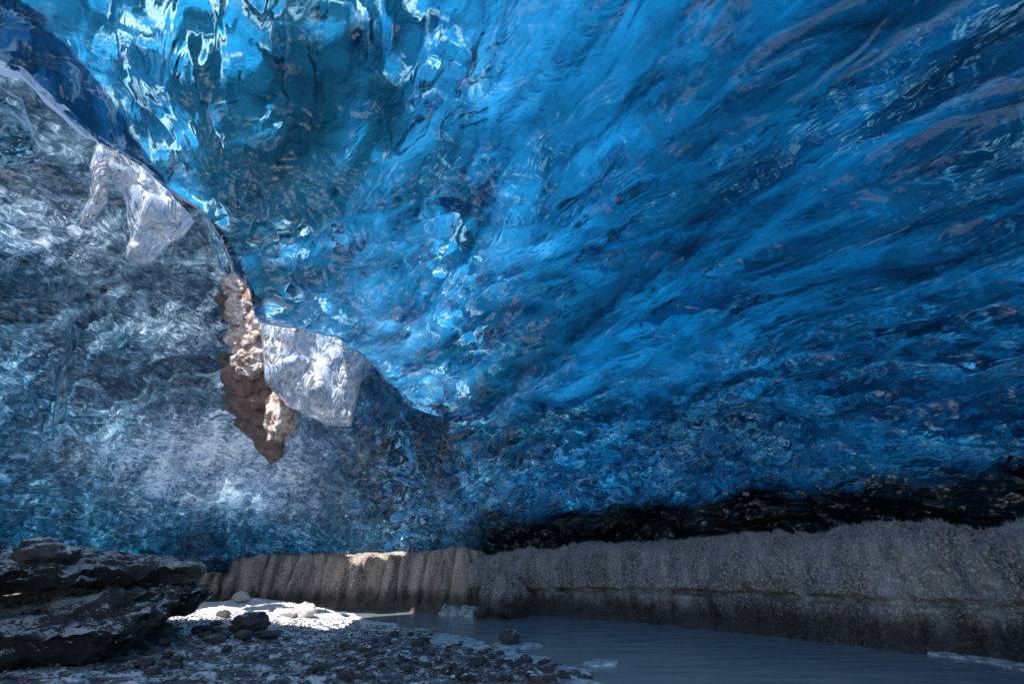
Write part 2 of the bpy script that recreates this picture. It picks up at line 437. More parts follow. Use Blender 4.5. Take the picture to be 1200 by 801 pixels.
AZB = -8.9
NR, NCURL = 520, 14
def roof_H(az): return interp(az, [-130, -62, -30, -9, 20, 60, 130], [4.6, 4.7, 5.25, 5.3, 5.3, 5.2, 4.9])
def flow_np(P, a=.45):
    c, s_ = math.cos(FLOW), math.sin(FLOW)
    return np.stack([(c*P[..., 0]-s_*P[..., 1]), (s_*P[..., 0]+c*P[..., 1])*a, P[..., 2]*1.1], -1)
def sab(v, e=.08): return np.sqrt(v*v+e*e)
def scallop(P, amp=1.):
    f = flow_np(P)
    f = warp(f, .55, .9)
    a = -sab(pn(f*.5), .12)                      # broad billows with softened ridges between
    b = -sab(pn(warp(f, 1.0, .5, 5.)*1.2), .10)
    c = -sab(pn(warp(f, 1.6, .35, 9.)*2.4), .08)
    d_ = -sab(pn(warp(P*np.array([1, 1, 1.7]), 1.8, .35, 3.)*2.6), .05)
    lo = sstep(5.0, 2.8, P[..., 2])
    return amp*(.50*a+.18*b*(.8+.6*lo)+(.05+.10*lo)*c+(.012+.11*lo)*d_)
def core_thick(P):
    return np.clip(.34+.30*fbm(warp(flow_np(P), .5, .8, 2.)*.7+40, 4), .06, 1.2)
def roof_piece(azs, ends, lip):
    tt_ = np.linspace(0, 1, NR)**.92
    EL = 86+(ends[None, :]-86)*tt_[:, None]; AZ = np.repeat(azs[None, :], NR, 0)
    P = to_xyz(AZ, EL, vault(AZ, EL, D1x, D1y, roof_H(AZ), 2.5, 2.7))
    Nv = vault_normals(AZ, EL, D1x, D1y, roof_H, 2.5, 2.7)       # outward
    P1 = P+Nv*(scallop(P)+.25)[..., None]
    st = 2; Pc, Nc = P[::st, ::st], Nv[::st, ::st]; AZc = AZ[::st, ::st]
    thick = core_thick(Pc)
    if lip:                                   # the edge curls up and back, with the core inside it
        lipk = (1-sstep(-12, AZB, azs))[:, None]
        e1 = to_xyz(AZ[-1], EL[-1]+.3, vault(AZ[-1], EL[-1]+.3, D1x, D1y, roof_H(AZ[-1]), 2.5, 2.7))
        e_dir = P[-1]-e1; e_dir /= np.linalg.norm(e_dir, axis=1, keepdims=True)
        lastp, outw = P1[-1], Nv[-1]; curl = []
        for k in range(1, NCURL+1):
            ang = k/NCURL*math.pi*.62; Rr = .16
            curl.append(lastp+lipk*(e_dir*Rr*math.sin(ang)+outw*Rr*(1-math.cos(ang))*2.2)+(1-lipk)*outw*.002*k)
        P1 = np.concatenate([P1, np.array(curl)], 0)
        edge = sstep(1.0, .9, (tt_[::st][:, None])*np.ones_like(AZc))
        lk2 = 1-sstep(-16, -9.5, AZc); edge = edge*lk2+(1-lk2)
        thick = thick*(.12+.88*edge)
    Pc2 = Pc+Nc*(.75*scallop(Pc)+.25+thick)[..., None]
    if lip:
        lc, oc, ec, lkc = Pc2[-1], Nc[-1], e_dir[::st], lipk[::st]
        cc_ = [lc+lkc*(ec*.07*math.sin(k/6*math.pi*.6)+oc*.30*(1-math.cos(k/6*math.pi*.6)))+(1-lkc)*oc*.002*k for k in range(1, 7)]
        azl = azs[::st]; ext = sstep(-26, -22, azl)[:, None]*3.5*lkc  # unseen strip behind the lip, added to keep sun off the bank
        rd = cc_[-1]-np.array([0, 0, CAMZ]); rd /= np.linalg.norm(rd, axis=1, keepdims=True); rd = rd+np.array([0, 0, .05])
        l_ = cc_[-1]
        cc_ += [l_+rd*ext*q+.002*oc*(k+1) for k, q in enumerate(np.linspace(0.05, 1, 8))]
        Pc2 = np.concatenate([Pc2, np.array(cc_)], 0)
    return P1, Pc2
azL = np.concatenate([np.linspace(-128, -70, 60, endpoint=False), np.linspace(-70, AZB, 461)])
azR = np.concatenate([np.linspace(AZB, 66, 560, endpoint=False), np.linspace(66, 132, 71)])
PA, CA = roof_piece(azL, interp(azL, lip_az, lip_el), True)
rend = lambda a: interp(a, [-9, 0, 20, 46, 70, 132], [-.9, -.8, .2, .6, 1., 1.])
PB, CB = roof_piece(azR, rend(azR), False)
def join_grids(A, B, flip):
    V = np.concatenate([A.reshape(-1, 3), B.reshape(-1, 3)])
    Fq = np.concatenate([gridF(*A.shape[:2], flip=flip), gridF(*B.shape[:2], flip=flip)+A.shape[0]*A.shape[1]])
    return V, Fq
V_, F_ = join_grids(PA, PB, True)
roof = mesh_obj("ice_ceiling", V_, F_, M['skin'])
tag(roof, "polished blue glacier ice roof sweeping over the cave, scalloped and veined", kind='structure')
V_, F_ = join_grids(CA, CB, True)
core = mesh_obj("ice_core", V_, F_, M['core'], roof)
core['kind'] = 'structure'

# ------------------------------------------------------------ the left back wall, beyond the skylight edge
az2 = np.concatenate([np.linspace(-128, -66, 50, endpoint=False), np.linspace(-66, AZB, 601)])
lip2 = interp(az2, lip_az, lip_el)
top2 = lip2+interp(az2, [-66, -56, -48, -40, -34, -20, -12, -8.9], [1.5, 1., .8, .8, .8, 1.5, 3, .2])
over = np.arctan(7.4*np.abs(np.sin(az2*D2R))/4.9)/D2R  # unseen roof-over at the left, shaped to keep sun off the ledge
kk = sstep(-73, -77, az2); top2 = top2*(1-kk)+over*kk
NW = 380
tw = np.linspace(0, 1, NW)
EL2 = -1.2+(top2[None, :]+1.2)*tw[:, None]; AZ2 = np.repeat(az2[None, :], NW, 0)
wall_H = lambda a: interp(a, [-128, -85, -62, -40, -26, -15, -9.], [7.5, 8.0, 10., 9.6, 9.4, 7.2, 5.3001])
H2 = wall_H(AZ2)
d2 = vault(AZ2, EL2, D2x, D2y, H2, 2.5, 2.7)
Q = to_xyz(AZ2, EL2, d2)
def wall_normals(A, E):                 # turn into the roof's own normals where the two grow together
    k = sstep(-13, -9.2, A)[..., None]
    n = vault_normals(A, E, D2x, D2y, wall_H, 2.5, 2.7)*(1-k)+vault_normals(A, E, D1x, D1y, roof_H, 2.5, 2.7)*k
    return n/np.linalg.norm(n, axis=-1, keepdims=True)
Nw = wall_normals(AZ2, EL2)
def wall_relief(Q):
    f = warp(Q*np.array([1, 1, 1.5]), .6, .6, 8.)
    r = -.7*sab(pn(f*.34+3), .1)-.26*sab(pn(f*1.0), .08)-.10*sab(pn(f*2.2+5), .06)-.04*np.abs(pn(f*4.6))
    k = sstep(-17, -9.5, np.arctan2(Q[..., 0], Q[..., 1])/D2R)
    return r*(1-k)+scallop(Q)*k
WALL_FLIP = False
Q1 = Q+Nw*(wall_relief(Q)+.25)[..., None]
wall = mesh_obj("ice_wall", Q1.reshape(-1, 3), gridF(NW, len(az2), flip=WALL_FLIP), M['skin_wall'])
tag(wall, "silver grey scalloped ice wall beyond the skylight edge", kind='structure')
azc = az2[::2]
topc = np.interp(azc, az2, top2)
ELc = -1.2+(topc[None, :]+1.2)*tw[::2][:, None]; AZc_ = np.repeat(azc[None, :], len(tw[::2]), 0)
Qc = to_xyz(AZc_, ELc, vault(AZc_, ELc, D2x, D2y, wall_H(AZc_), 2.5, 2.7))
Nq = wall_normals(AZc_, ELc)
thk = np.clip(.22+.3*fbm(Qc*.9+20, 3), .05, .8)
kq = sstep(-14, -9, AZc_); thk = thk*(1-kq)+kq*core_thick(Qc)
Q2 = Qc+Nq*((1-.25*kq)*wall_relief(Qc)+.25+thk)[..., None]
ap_, ep_ = np.linspace(-9.25, -8.55, 6), np.linspace(-1.5, 14.5, 90)     # unseen backing added against light leaks where wall and roof ice meet
AP, EP = np.meshgrid(ap_, ep_)
Qp = to_xyz(AP, EP, vault(AP, EP, D1x, D1y, roof_H(AP), 2.5, 2.7)); Np_ = vault_normals(AP, EP, D1x, D1y, roof_H, 2.5, 2.7)
Qp = Qp+Np_*(.75*scallop(Qp)+.25+core_thick(Qp)+.10)[..., None]
Vw, Fw = join_grids(Q2, Qp, False)
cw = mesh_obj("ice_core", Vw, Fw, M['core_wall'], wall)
cw['kind'] = 'structure'

# ------------------------------------------------------------ hanging ice, rock pillar
def blade(name, pts, d0, thick, mat, label, cat, seed=0, tilt=0., group=None, rough=.05):
    """a slab of ice from an outline, given its own distance, thickness and bulging faceted faces.
       pts: outline pixels; d0: distance (number or per-point list)"""
    n = len(pts)
    ds = d0 if isinstance(d0, (list, tuple)) else [d0]*n
    W = [np.array(at(px, py, d)) for (px, py), d in zip(pts, ds)]
    # resample outline
    R = []
    for i in range(n):
        a, b = W[i], W[(i+1) % n]
        L = np.linalg.norm(b-a); k = max(2, int(L/.05))
        for j in range(k): R.append(a+(b-a)*j/k)
    R = np.array(R)
    c = R.mean(0)
    v = np.linalg.svd(R-c)[2][2]
    if v[1] < 0: v = -v
    R = R+.05*np.stack([pn(R*3+seed), pn(R*3+seed+9), pn(R*3+seed+21)], -1)
    rings = []
    prof = [(0.0, -1.), (.3, -.98), (.6, -.85), (.82, -.6), (.95, -.3), (1., 0), (.95, .3), (.82, .6), (.6, .85), (.3, .98), (0.0, 1.)]
    fine = []
    for i in range(len(prof)-1):
        for k in range(3):
            q = k/3; fine.append(tuple(prof[i][j]*(1-q)+prof[i+1][j]*q for j in (0, 1)))
    fine.append(prof[-1])
    for s_, h in fine:
        s2 = max(s_, .004)
        ring = c+(R-c)*s2+v*h*thick*.5
        q = ring*1.0+seed
        facet = np.abs(pn(q*1.2))*1.3+np.abs(pn(q*2.6))*.25
        ring = ring+v*np.sign(h+1e-6)*facet[:, None]*thick*.6*(1-abs(s2)**6*.8)
        rings.append(ring)
    V = np.array(rings)
    o = mesh_obj(name, V.reshape(-1, 3)-c, gridF(len(fine), len(R), closed=True), mat, loc=c)
    tag(o, label, cat, group)
    return o
blade("hanging_ice", [(118, 168), (150, 186), (200, 228), (228, 262), (206, 283), (182, 306), (160, 310), (152, 305), (154, 268), (150, 240), (138, 214), (126, 196)],
      8.6, .5, M['clear'], "bright white pointed ice blade hanging under the roof edge at upper left", "icicle", 3.)
blade("hanging_ice", [(112, 166), (124, 178), (132, 205), (126, 226), (120, 240), (104, 270), (92, 268), (100, 240), (108, 215)],
      8.9, .35, M['clear'], "small pale ice tooth hanging just left of the bright white blade", "icicle", 13.)
blade("hanging_ice", [(240, 255), (262, 286), (272, 318), (268, 322), (256, 305), (246, 285)],
      8.3, .2, M['clear_blue'], "thin bluish ice sliver hanging above the snowy rock pillar", "icicle", 23.)
blade("hanging_ice", [(0, 108), (28, 122), (38, 150), (46, 190), (0, 196), (-60, 190), (-60, 90)],
      6.9, .6, M['clear_blue'], "broad blue ice block under the roof edge at the far left", "ice block", 33.)
blade("hanging_ice", [(306, 378), (350, 384), (402, 402), (440, 424), (420, 455), (412, 500), (385, 497), (340, 478), (312, 448), (306, 410)],
      10.6, .8, M['clear'], "large rounded clear ice lobe hanging right of the snowy rock pillar", "icicle", 43.)
blade("hanging_ice", [(-40, 290), (0, 296), (40, 312), (90, 330), (100, 340), (70, 338), (54, 350), (38, 338), (0, 326), (-40, 320)],
      11.2, .4, M['clear_blue'], "blue lip of ice jutting from the grey wall at the left edge", "ice lip", 53.)
blade("ice_column", [(84, 372), (92, 390), (88, 425), (80, 455), (76, 495), (60, 498), (66, 455), (60, 425), (74, 430), (78, 400)],
      11.9, .35, M['clear_blue'], "pale vertical frozen drip on the dark blue wall at lower left", "icicle", 63.)

def lump(name, center, radii, mat, seed, amp=.25, nu=48, nv=32, freq=1.3, parent=None, flat=0.):
    th = np.linspace(0, 2*math.pi, nu, endpoint=False); ph = np.linspace(0, math.pi, nv)
    T, PH = np.meshgrid(th, ph)
    S = np.stack([np.sin(PH)*np.cos(T), np.sin(PH)*np.sin(T), np.cos(PH)], -1)
    r = 1+amp*fbm(S*freq+seed, 4)-amp*.5*np.abs(pn(S*freq*1.9+seed))
    V = S*r[..., None]
    if flat: V[..., 2] = np.where(V[..., 2] > 1-flat, 1-flat+(V[..., 2]-1+flat)*.25, V[..., 2])
    V = V*np.array(radii)
    return mesh_obj(name, V.reshape(-1, 3), gridF(nv, nu, closed=True, flip=True), mat, parent, loc=center)

# rock pillar: rough brown rock, snow caught on its shelves
dpil = 11.2
pil = empty("rock_pillar", at(312, 536, dpil))
tag(pil, "brown rock pillar with sunlit snow on its shelves, in the skylight", "rock pillar")
PL = pil.location.copy()
def pillar_part(name, pp, mat, seed, amp, nz=150, na=110, rel_y=.8):
    cen_ = np.array([at(a, b, dpil+e) for a, b, r, e in pp]); rad = np.array([r/F*dpil*.95 for a, b, r, e in pp])
    tq = np.linspace(0, 1, nz); ti = np.linspace(0, 1, len(pp))
    CC = np.stack([np.interp(tq, ti, cen_[:, k]) for k in range(3)], -1); RR = np.interp(tq, ti, rad)
    RR = RR*np.sqrt(np.clip(np.minimum(tq, 1-tq)*14, 0, 1))+.004
    th = np.linspace(0, 2*math.pi, na, endpoint=False)
    ring = np.stack([np.cos(th), rel_y*np.sin(th), 0*th], -1)
    V = CC[:, None, :]+ring[None]*RR[:, None, None]
    wv = warp(V, 1.1, .35, seed)
    rel = .55*fbm(wv*1.5+seed, 6, .58)+.35*(np.abs(pn(wv*np.array([.9, .9, 2.6])+seed))-.25)
    k = np.minimum(RR, .6)[:, None]*amp
    V = V+ring[None]*(rel*k)[..., None]
    V[..., 2] += .12*fbm(wv*2.3+seed+9, 4)*np.minimum(RR, .4)[:, None]*2
    return mesh_obj(name, V.reshape(-1, 3)-np.array(PL), gridF(nz, na, closed=True, flip=True), mat, pil)
pillar_part("rock_face", [(282, 312, 12, .3), (286, 350, 21, .35), (292, 400, 24, .45), (296, 440, 30, .6), (304, 475, 34, .8), (310, 500, 28, 1.2), (314, 522, 17, 1.7), (318, 545, 8, 2.4)], M['pillar'], 4., 1.0)
for k_, (a_, b_, w_, h_) in enumerate([(279, 335, 11, 12), (286, 362, 15, 17), (291, 395, 18, 21), (293, 426, 15, 13), (331, 482, 15, 24)]):
    c0 = at(a_, b_, dpil+(.16 if b_ < 450 else .42))
    q_ = lump("snow", (0, 0, 0), (w_/F*dpil*1.2, .40, h_/F*dpil*1.45), M['pink_snow'], 200+k_*3.1, .30, 110, 90, 1.5, parent=pil)
    q_.location = c0-PL

# ------------------------------------------------------------ ground
SHORE = np.array([(-14, 15.5), (-8.5, 14.6), (-5.3, 13.7), (-3.6, 12.2), (-2.0, 10.2), (-.9, 8.8), (0, 7.6), (.8, 5.9), (1.4, 3.5), (1.9, 0), (2.4, -6), (3, -40)])
def shore_sd(x, y):                         # + on the gravel side (left)
    best = np.full(x.shape, 1e9); sg = np.ones(x.shape)
    for a, b in zip(SHORE[:-1], SHORE[1:]):
        ab = b-a; L2 = (ab**2).sum()
        tt = np.clip(((x-a[0])*ab[0]+(y-a[1])*ab[1])/L2, 0, 1)
        dx = x-(a[0]+ab[0]*tt); dy = y-(a[1]+ab[1]*tt); d = np.hypot(dx, dy)
        cr = ab[0]*(y-a[1])-ab[1]*(x-a[0])
        m = d < best
        best = np.where(m, d, best); sg = np.where(m, np.sign(-cr), sg)
    return best*sg
def ground_z(x, y):
    s = shore_sd(x, y)
    p = np.stack([x, y, 0*x], -1)
    z = np.where(s > 0, .02+.42*(1-np.exp(-s/3.2)), s*.22)
    z = np.clip(z, -.6, None)
    nearcave = np.exp(-(np.hypot(x, y-6)/16)**4)
    z = z+(.06*fbm(p*.8, 3)+.035*fbm(p*3.3+5, 3)+.012*fbm(p*11, 2))*nearcave
    z = z+.16*np.exp(-(((x+6)/1.2)**2+((y-12.6)/1.6)**2))
    return z
gx = np.concatenate([-np.geomspace(1500, 14, 14), np.linspace(-13.5, 13.5, 480), np.geomspace(14, 1500, 14)])
gy = np.concatenate([-np.geomspace(1500, 9, 16), np.linspace(-8.5, 19, 480), np.geomspace(19.5, 1500, 14)])
GX, GY = np.meshgrid(gx, gy)
SD = shore_sd(GX, GY)
GZ = ground_z(GX, GY)
outc = sstep(20, 40, np.hypot(GX, GY)); GZ = GZ*(1-outc)+.35*outc
g = mesh_obj("ground", np.stack([GX, GY, GZ], -1).reshape(-1, 3), gridF(len(gy), len(gx)), M['gravel'])
tag(g, kind='structure')
# water
wx = np.linspace(-16, 14, 2); wy = np.linspace(-12, 17.5, 2); WX, WY = np.meshgrid(wx, wy)
tag(mesh_obj("water", np.stack([WX, WY, 0*WX], -1).reshape(-1, 3), gridF(2, 2), M['water']), kind='structure')

# ------------------------------------------------------------ silt banks
def resample(path, n):
    path = np.array(path, float); seg = np.r_[0, np.cumsum(np.linalg.norm(np.diff(path, axis=0), axis=1))]
    # smooth by Catmull-ish cubic through chord length
    s = np.linspace(0, seg[-1], n)
    out = np.stack([np.interp(s, seg, path[:, k]) for k in range(path.shape[1])], -1)
    ker = np.hanning(max(5, n//14)); ker /= ker.sum(); h = len(ker)//2
    for k in range(out.shape[1]):
        e = np.r_[2*out[0, k]-out[1:h+1, k][::-1], out[:, k], 2*out[-1, k]-out[-h-1:-1, k][::-1]]
        out[:, k] = np.convolve(e, ker, 'same')[h:h+n]
    return out, s
def bank(name, path, heights, profile, n, mat, relief, parent=None):
    C2, s = resample([(*p, h) for p, h in zip(path, heights)], n)
    tan = np.gradient(C2[:, :2], axis=0); tan /= np.linalg.norm(tan, axis=1, keepdims=True)
    nor = np.stack([tan[:, 1], -tan[:, 0]], -1)           # towards the viewer
    fp = []
    for i in range(len(profile)-1):
        a, b = profile[i], profile[i+1]; k = max(2, int(math.hypot(b[0]-a[0], (b[1]-a[1])*1.5)/.022))
        for j in range(k): fp.append((a[0]+(b[0]-a[0])*j/k, a[1]+(b[1]-a[1])*j/k))
    fp.append(profile[-1]); fp = np.array(fp)
    V = np.zeros((len(fp), n, 3))
    V[..., :2] = C2[None, :, :2]+nor[None]*fp[:, 0][:, None, None]
    V[..., 2] = fp[:, 1][:, None]*C2[None, :, 2]
    V = relief(V, s[None]*np.ones((len(fp), 1)), fp[:, 1][:, None]*np.ones((1, n)), nor)
    return mesh_obj(name, V.reshape(-1, 3), gridF(len(fp), n), mat, parent), C2, nor
def rel_left(V, s, h, nor):
    w_ = s+.10*fbm(np.stack([s*1.3, h*1.2, 0*s], -1), 3)
    w_ = w_+.45*pn(np.stack([s*.7, 0*s, 0*s+3], -1))+.16*pn(np.stack([s*2.3, h*.6, 0*s+5], -1))
    flute = np.abs(np.sin(w_*math.pi/.42))**.55
    on = sstep(1.2, 3.0, s)*sstep(-.02, .25, h)
    d = on*(flute-.6)*.24+.07*fbm(V*2.2, 4)+.03*fbm(V*8, 3)
    V = V.copy(); V[..., :2] += nor[None]*d[..., None]
    V[..., 2] += (.09*fbm(V*1.1+8, 4)+.03*fbm(V*6, 3))*sstep(.6, 1, h)
    return V
prof_l = [(.35, -.35), (.28, .02), (.12, .22), (.04, .5), (.0, .85), (-.05, .97), (-.16, 1.02), (-.5, 1.04), (-1.6, 1.0), (-2.6, .9)]
lb, _, _ = bank("silt_bank", [(-11, 10.6), (-8.6, 13.2), (-6.6, 14.2), (-4.2, 14.0), (-2.2, 13.75), (-1.35, 13.5), (-.85, 13.75), (-.6, 14.6)],
          [1.25, 1.2, 1.25, 1.32, 1.38, 1.42, 1.36, 1.3], prof_l, 760, M['bank_brown'], rel_left)
tag(lb, "brown fluted silt bank behind the sunlit gravel", "silt bank", kind='structure')
def rel_right(V, s, h, nor):
    st_ = np.stack([V[..., 0]*5, V[..., 1]*5, V[..., 2]*1.4], -1)
    d = .06*fbm(st_, 4)+.26*fbm(V*.55+3, 3)+.10*fbm(V*1.8+3, 3)+.03*fbm(V*9, 3)
    V = V.copy(); V[..., :2] += nor[None]*d[..., None]
    V[..., 2] += (.16*fbm(V*.8+8, 5)+.05*fbm(V*4+8, 3))*sstep(.5, 1., h)
    return V
prof_r = [(.42, -.25), (.34, .0), (.26, .06), (.17, .10), (.13, .26), (.12, .345), (.0, .365), (-.05, .39), (.10, .44), (.13, .58), (.08, .75), (-.02, .9), (-.16, 1.0), (-.4, 1.06), (-.9, 1.05), (-2.4, .95)]
rb, rC, rN = bank("silt_bank", [(-3.0, 14.6), (-1.2, 13.75), (.2, 13.1), (1.8, 12.2), (3.3, 10.95), (4.6, 9.55), (5.7, 8.35), (6.7, 7.05), (7.6, 5.0), (8.0, 2.5), (8.2, -2), (9, -8)],
          [1.2, 1.22, 1.28, 1.42, 1.52, 1.55, 1.58, 1.58, 1.6, 1.6, 1.6, 1.6], prof_r, 1500, M['bank_grey'], rel_right)
tag(rb, "grey frost covered silt bank along the far side of the water", "silt bank", kind='structure')
md_ = lump("silt_mound", at(590, 703, 12.15), (.60, .5, .62), M['bank_grey'], 311., .3, 90, 60, 1.6)
tag(md_, "rounded slump of grey silt at the joint of the brown and the grey bank", "silt mound")
# hoar frost needles on the crest and face of the right bank
vs_, fs_ = [], []
me = rb.data; co = np.zeros(len(me.vertices)*3, np.float32); me.vertices.foreach_get("co", co); co = co.reshape(-1, 3)
ncol = 1500; nrow = len(co)//ncol; G3 = co.reshape(nrow, ncol, 3)
cnt = 0
for k in range(17000):
    j = random.randrange(5, 1150)
    hrow = random.choice([0, 1, 1])
    if hrow == 0: i = int(nrow*random.uniform(.28, .62))
    else: i = int(nrow*random.triangular(.34, .62, .46))
    p = G3[i, j]
    L = random.uniform(.02, .05) if p[2] < 1.1 else random.uniform(.03, .10)
    nn = rN[j]
    d = np.array([nn[0]*random.uniform(.1, .9)+random.uniform(-.35, .5), nn[1]*random.uniform(.1, .9)+random.uniform(-.3, .3), random.uniform(.4, 1.1)])
    d /= np.linalg.norm(d)
    sd_ = np.cross(d, (0, 0, 1)); sd_ /= np.linalg.norm(sd_)+1e-6; up_ = np.cross(sd_, d)
    wd = random.uniform(.003, .006)
    b0 = len(vs_)
    vs_ += [p+sd_*wd, p-sd_*wd*.5+up_*wd*.8, p-sd_*wd*.5-up_*wd*.8, p+d*L]
    fs_ += [(b0, b0+1, b0+3), (b0+1, b0+2, b0+3), (b0+2, b0, b0+3)]
hf = mesh_obj("hoar_frost", vs_, fs_, M['hoar'], rb, smooth=False)
hf['kind'] = 'stuff'

# ------------------------------------------------------------ rock ledge
ledge = empty("rock_ledge", atz(60, 760, .2))
tag(ledge, "dark layered rock ledge with frost and painted highlights on its overhanging slabs, at the left edge", "rock ledge")
LO = np.array(ledge.location)
def slab(name, outline, zt, thick, seed, mat=M['ledge'], rise=(0, 0), rough=.06, parent=ledge, undercut=.25):
    W = np.array(outline, float); c = W.mean(0)
    n = len(W); R = []
    for i in range(n):
        p0, p1, p2, p3 = W[i-1], W[i], W[(i+1) % n], W[(i+2) % n]
        for j in range(26):
            t_ = j/26
            R.append(.5*((2*p1)+(-p0+p2)*t_+(2*p0-5*p1+4*p2-p3)*t_**2+(-p0+3*p1-3*p2+p3)*t_**3))
    R = np.array(R); R3 = np.c_[R, np.zeros(len(R))]
    R = R+(R-c)/np.linalg.norm(R-c, axis=1)[:, None]*(.13*fbm(R3*1.6+seed, 5))[:, None]
    prof = []
    for s_ in np.linspace(.02, .9, 34): prof.append((s_, 1.0-.0*s_, 0))
    for a in np.linspace(0, math.pi/2, 12)[1:]: prof.append((.9+.1*math.sin(a), .55+.45*math.cos(a), 1))
    for q in np.linspace(0, 1, 16)[1:]: prof.append((1-undercut*q**1.5, .55*(1-q), 1))
    for s_ in np.linspace(.9, .02, 6): prof.append(((1-undercut)*s_, 0, 0))
    rings = []
    for s_, h, e in prof:
        xy = c+(R-c)*s_
        z = zt+rise[0]*(xy[:, 0]-c[0])+rise[1]*(xy[:, 1]-c[1])+(h-1)*thick
        p3_ = np.c_[xy, z]
        q = p3_*np.array([1, 1, 3.])
        dz = (.09*fbm(p3_*1.3+seed, 4)+rough*fbm(p3_*5+seed, 4)+.05*np.abs(pn(p3_*2.6+seed)))*(1 if h > .5 else .5)
        p3_[:, 2] += dz
        if e:
            dd = (.09*fbm(q*2.4+seed, 5)+.16*np.abs(pn(q*np.array([.8, .8, 3.2])+seed))-.05)[:, None]
            p3_[:, :2] += (R-c)/np.linalg.norm(R-c, axis=1)[:, None]*dd
        rings.append(p3_)
    V = np.array(rings)
    return mesh_obj(name, V.reshape(-1, 3)-LO, gridF(len(prof), len(R), closed=True, flip=True), mat, parent)
def Z(px, py, z): v = atz(px, py, z); return (v.x, v.y)
def DD(px, d): v = at(px, 690, d); return (v.x, v.y)
# base mass, lower slab, middle slab, upper slab
slab("rock_base", [DD(-260, 5.2), DD(-60, 6.2), DD(60, 6.55), DD(140, 6.6), DD(185, 7.2), DD(215, 8.2), DD(150, 9.5), DD(-60, 9.8), DD(-330, 7)], .42, .75, 1., undercut=.1, mat=M['rock'])
slab("rock_slab", [DD(-260, 4.9), DD(-60, 5.9), DD(40, 6.15), DD(100, 6.1), DD(155, 6.2), DD(188, 6.8), DD(205, 7.5), DD(180, 8.6), DD(60, 9.2), DD(-250, 8.0)], .66, .26, 7., rise=(-.02, .11), undercut=.12)
slab("rock_slab", [DD(130, 7.2), DD(170, 7.1), DD(212, 7.4), DD(240, 7.9), DD(232, 8.7), DD(180, 9.2), DD(120, 8.8)], .84, .26, 17., rise=(-.05, .03))
slab("rock_slab", [DD(-280, 5.6), DD(-80, 6.8), DD(20, 7.2), DD(90, 7.25), DD(138, 7.6), DD(185, 8.1), DD(232, 8.3), DD(222, 9.0), DD(120, 9.8), DD(-60, 9.9), DD(-320, 7.6)], 1.13, .2, 27., rise=(-.06, .05))

# ------------------------------------------------------------ stones
def stone(loc, r, seed, label, mat=M['rock'], cat="stone", group=None, name="stone", rz=0., amp=.22, flat=0., res=(40, 26)):
    o = lump(name, loc, r, mat, seed, amp, res[0], res[1], 1.1, flat=flat)
    o.rotation_euler.z = rz
    return tag(o, label, cat, group)
def on_ground(px, py, sink=0.):
    z = .3
    for _ in range(8):
        p = atz(px, py, z); z = float(ground_z(np.array([p.x]), np.array([p.y]))[0])
    p.z = z+sink; return p
def gstone(px, py, wpx, hpx, seed, label, **kw):       # px,py: the stone's foot in the middle
    p = on_ground(px, py); d = math.hypot(p.x, p.y)*1.05
    rx, rz_ = wpx/2/F*d/1.28, hpx/2/F*d/1.15
    p.z += rz_*.75
    return stone(p, (rx, rx*.85, rz_), seed, label, rz=kw.pop('rz', 0), **kw)
stone(at(57, 651, 7.6), (.30, .30, .13), 2.2, "dark rounded stone lying on top of the rock ledge", mat=M['frost_rock'])
stone(at(46, 643, 8.4), (.26, .22, .12), 5.2, "frosted stone behind the dark rounded stone on the rock ledge", mat=M['frost_rock'])
stone(at(92, 652, 8.6), (.22, .2, .08), 6.9, "small flat stone right of the dark rounded stone on the ledge", mat=M['frost_rock'])
gstone(290, 741, 38, 22, 9.1, "large angular grey boulder on the gravel right of the ledge", name="boulder", cat="boulder", amp=.42, flat=.15, mat=M['frost_rock'])
gstone(357, 722, 23, 15, 12.3, "round white stone at the far end of the bright gravel", mat=M['pale_rock'])
gstone(334, 722, 26, 11, 15.3, "flat pale stone left of the round white stone", mat=M['pale_rock'], flat=.3)
gstone(281, 707, 20, 10, 16.3, "pale stone at the crest of the bright gravel", mat=M['pale_rock'])
gstone(283, 750, 20, 9, 18.1, "smooth dark stone in front of the angular boulder")
gstone(296, 744, 14, 9, 19.5, "dark cobble leaning on the angular boulder's front")
gstone(312, 748, 30, 9, 20.5, "long low dark stone right of the angular boulder", flat=.3)
gstone(249, 759, 22, 8, 21.5, "smooth flat stone below the stone heap by the ledge")
gstone(207, 775, 12, 9, 22.5, "small dark upright stone on the near gravel")
gstone(205, 783, 15, 6, 23.5, "small flat stone in front of the upright stone on the near gravel")
gstone(261, 722, 14, 8, 24.5, "dark cobble on the bright gravel behind the boulder")
for i, (a, b, c_, d_) in enumerate([(242, 738, 22, 9), (256, 742, 24, 9), (262, 748, 20, 9), (240, 748, 20, 9), (252, 733, 18, 8), (230, 744, 20, 10), (246, 744, 16, 8), (268, 752, 13, 6)]):
    gstone(a, b, c_*.72, d_*.75, 30+i*2.7, "smooth stone heaped between the rock ledge and the boulder", group="stones heaped beside the ledge", rz=i, name="cobble", cat="cobble")
for i, (a, b, c_, d_) in enumerate([(182, 766, 18, 8), (190, 757, 14, 7), (170, 778, 20, 8), (178, 790, 16, 7), (196, 769, 10, 5), (186, 748, 14, 8), (165, 760, 16, 8), (188, 782, 9, 5)]):
    gstone(a, b, c_, d_, 60+i*2.7, "wet stone at the foot of the rock ledge", group="stones at the foot of the ledge", rz=i, name="cobble", cat="cobble")
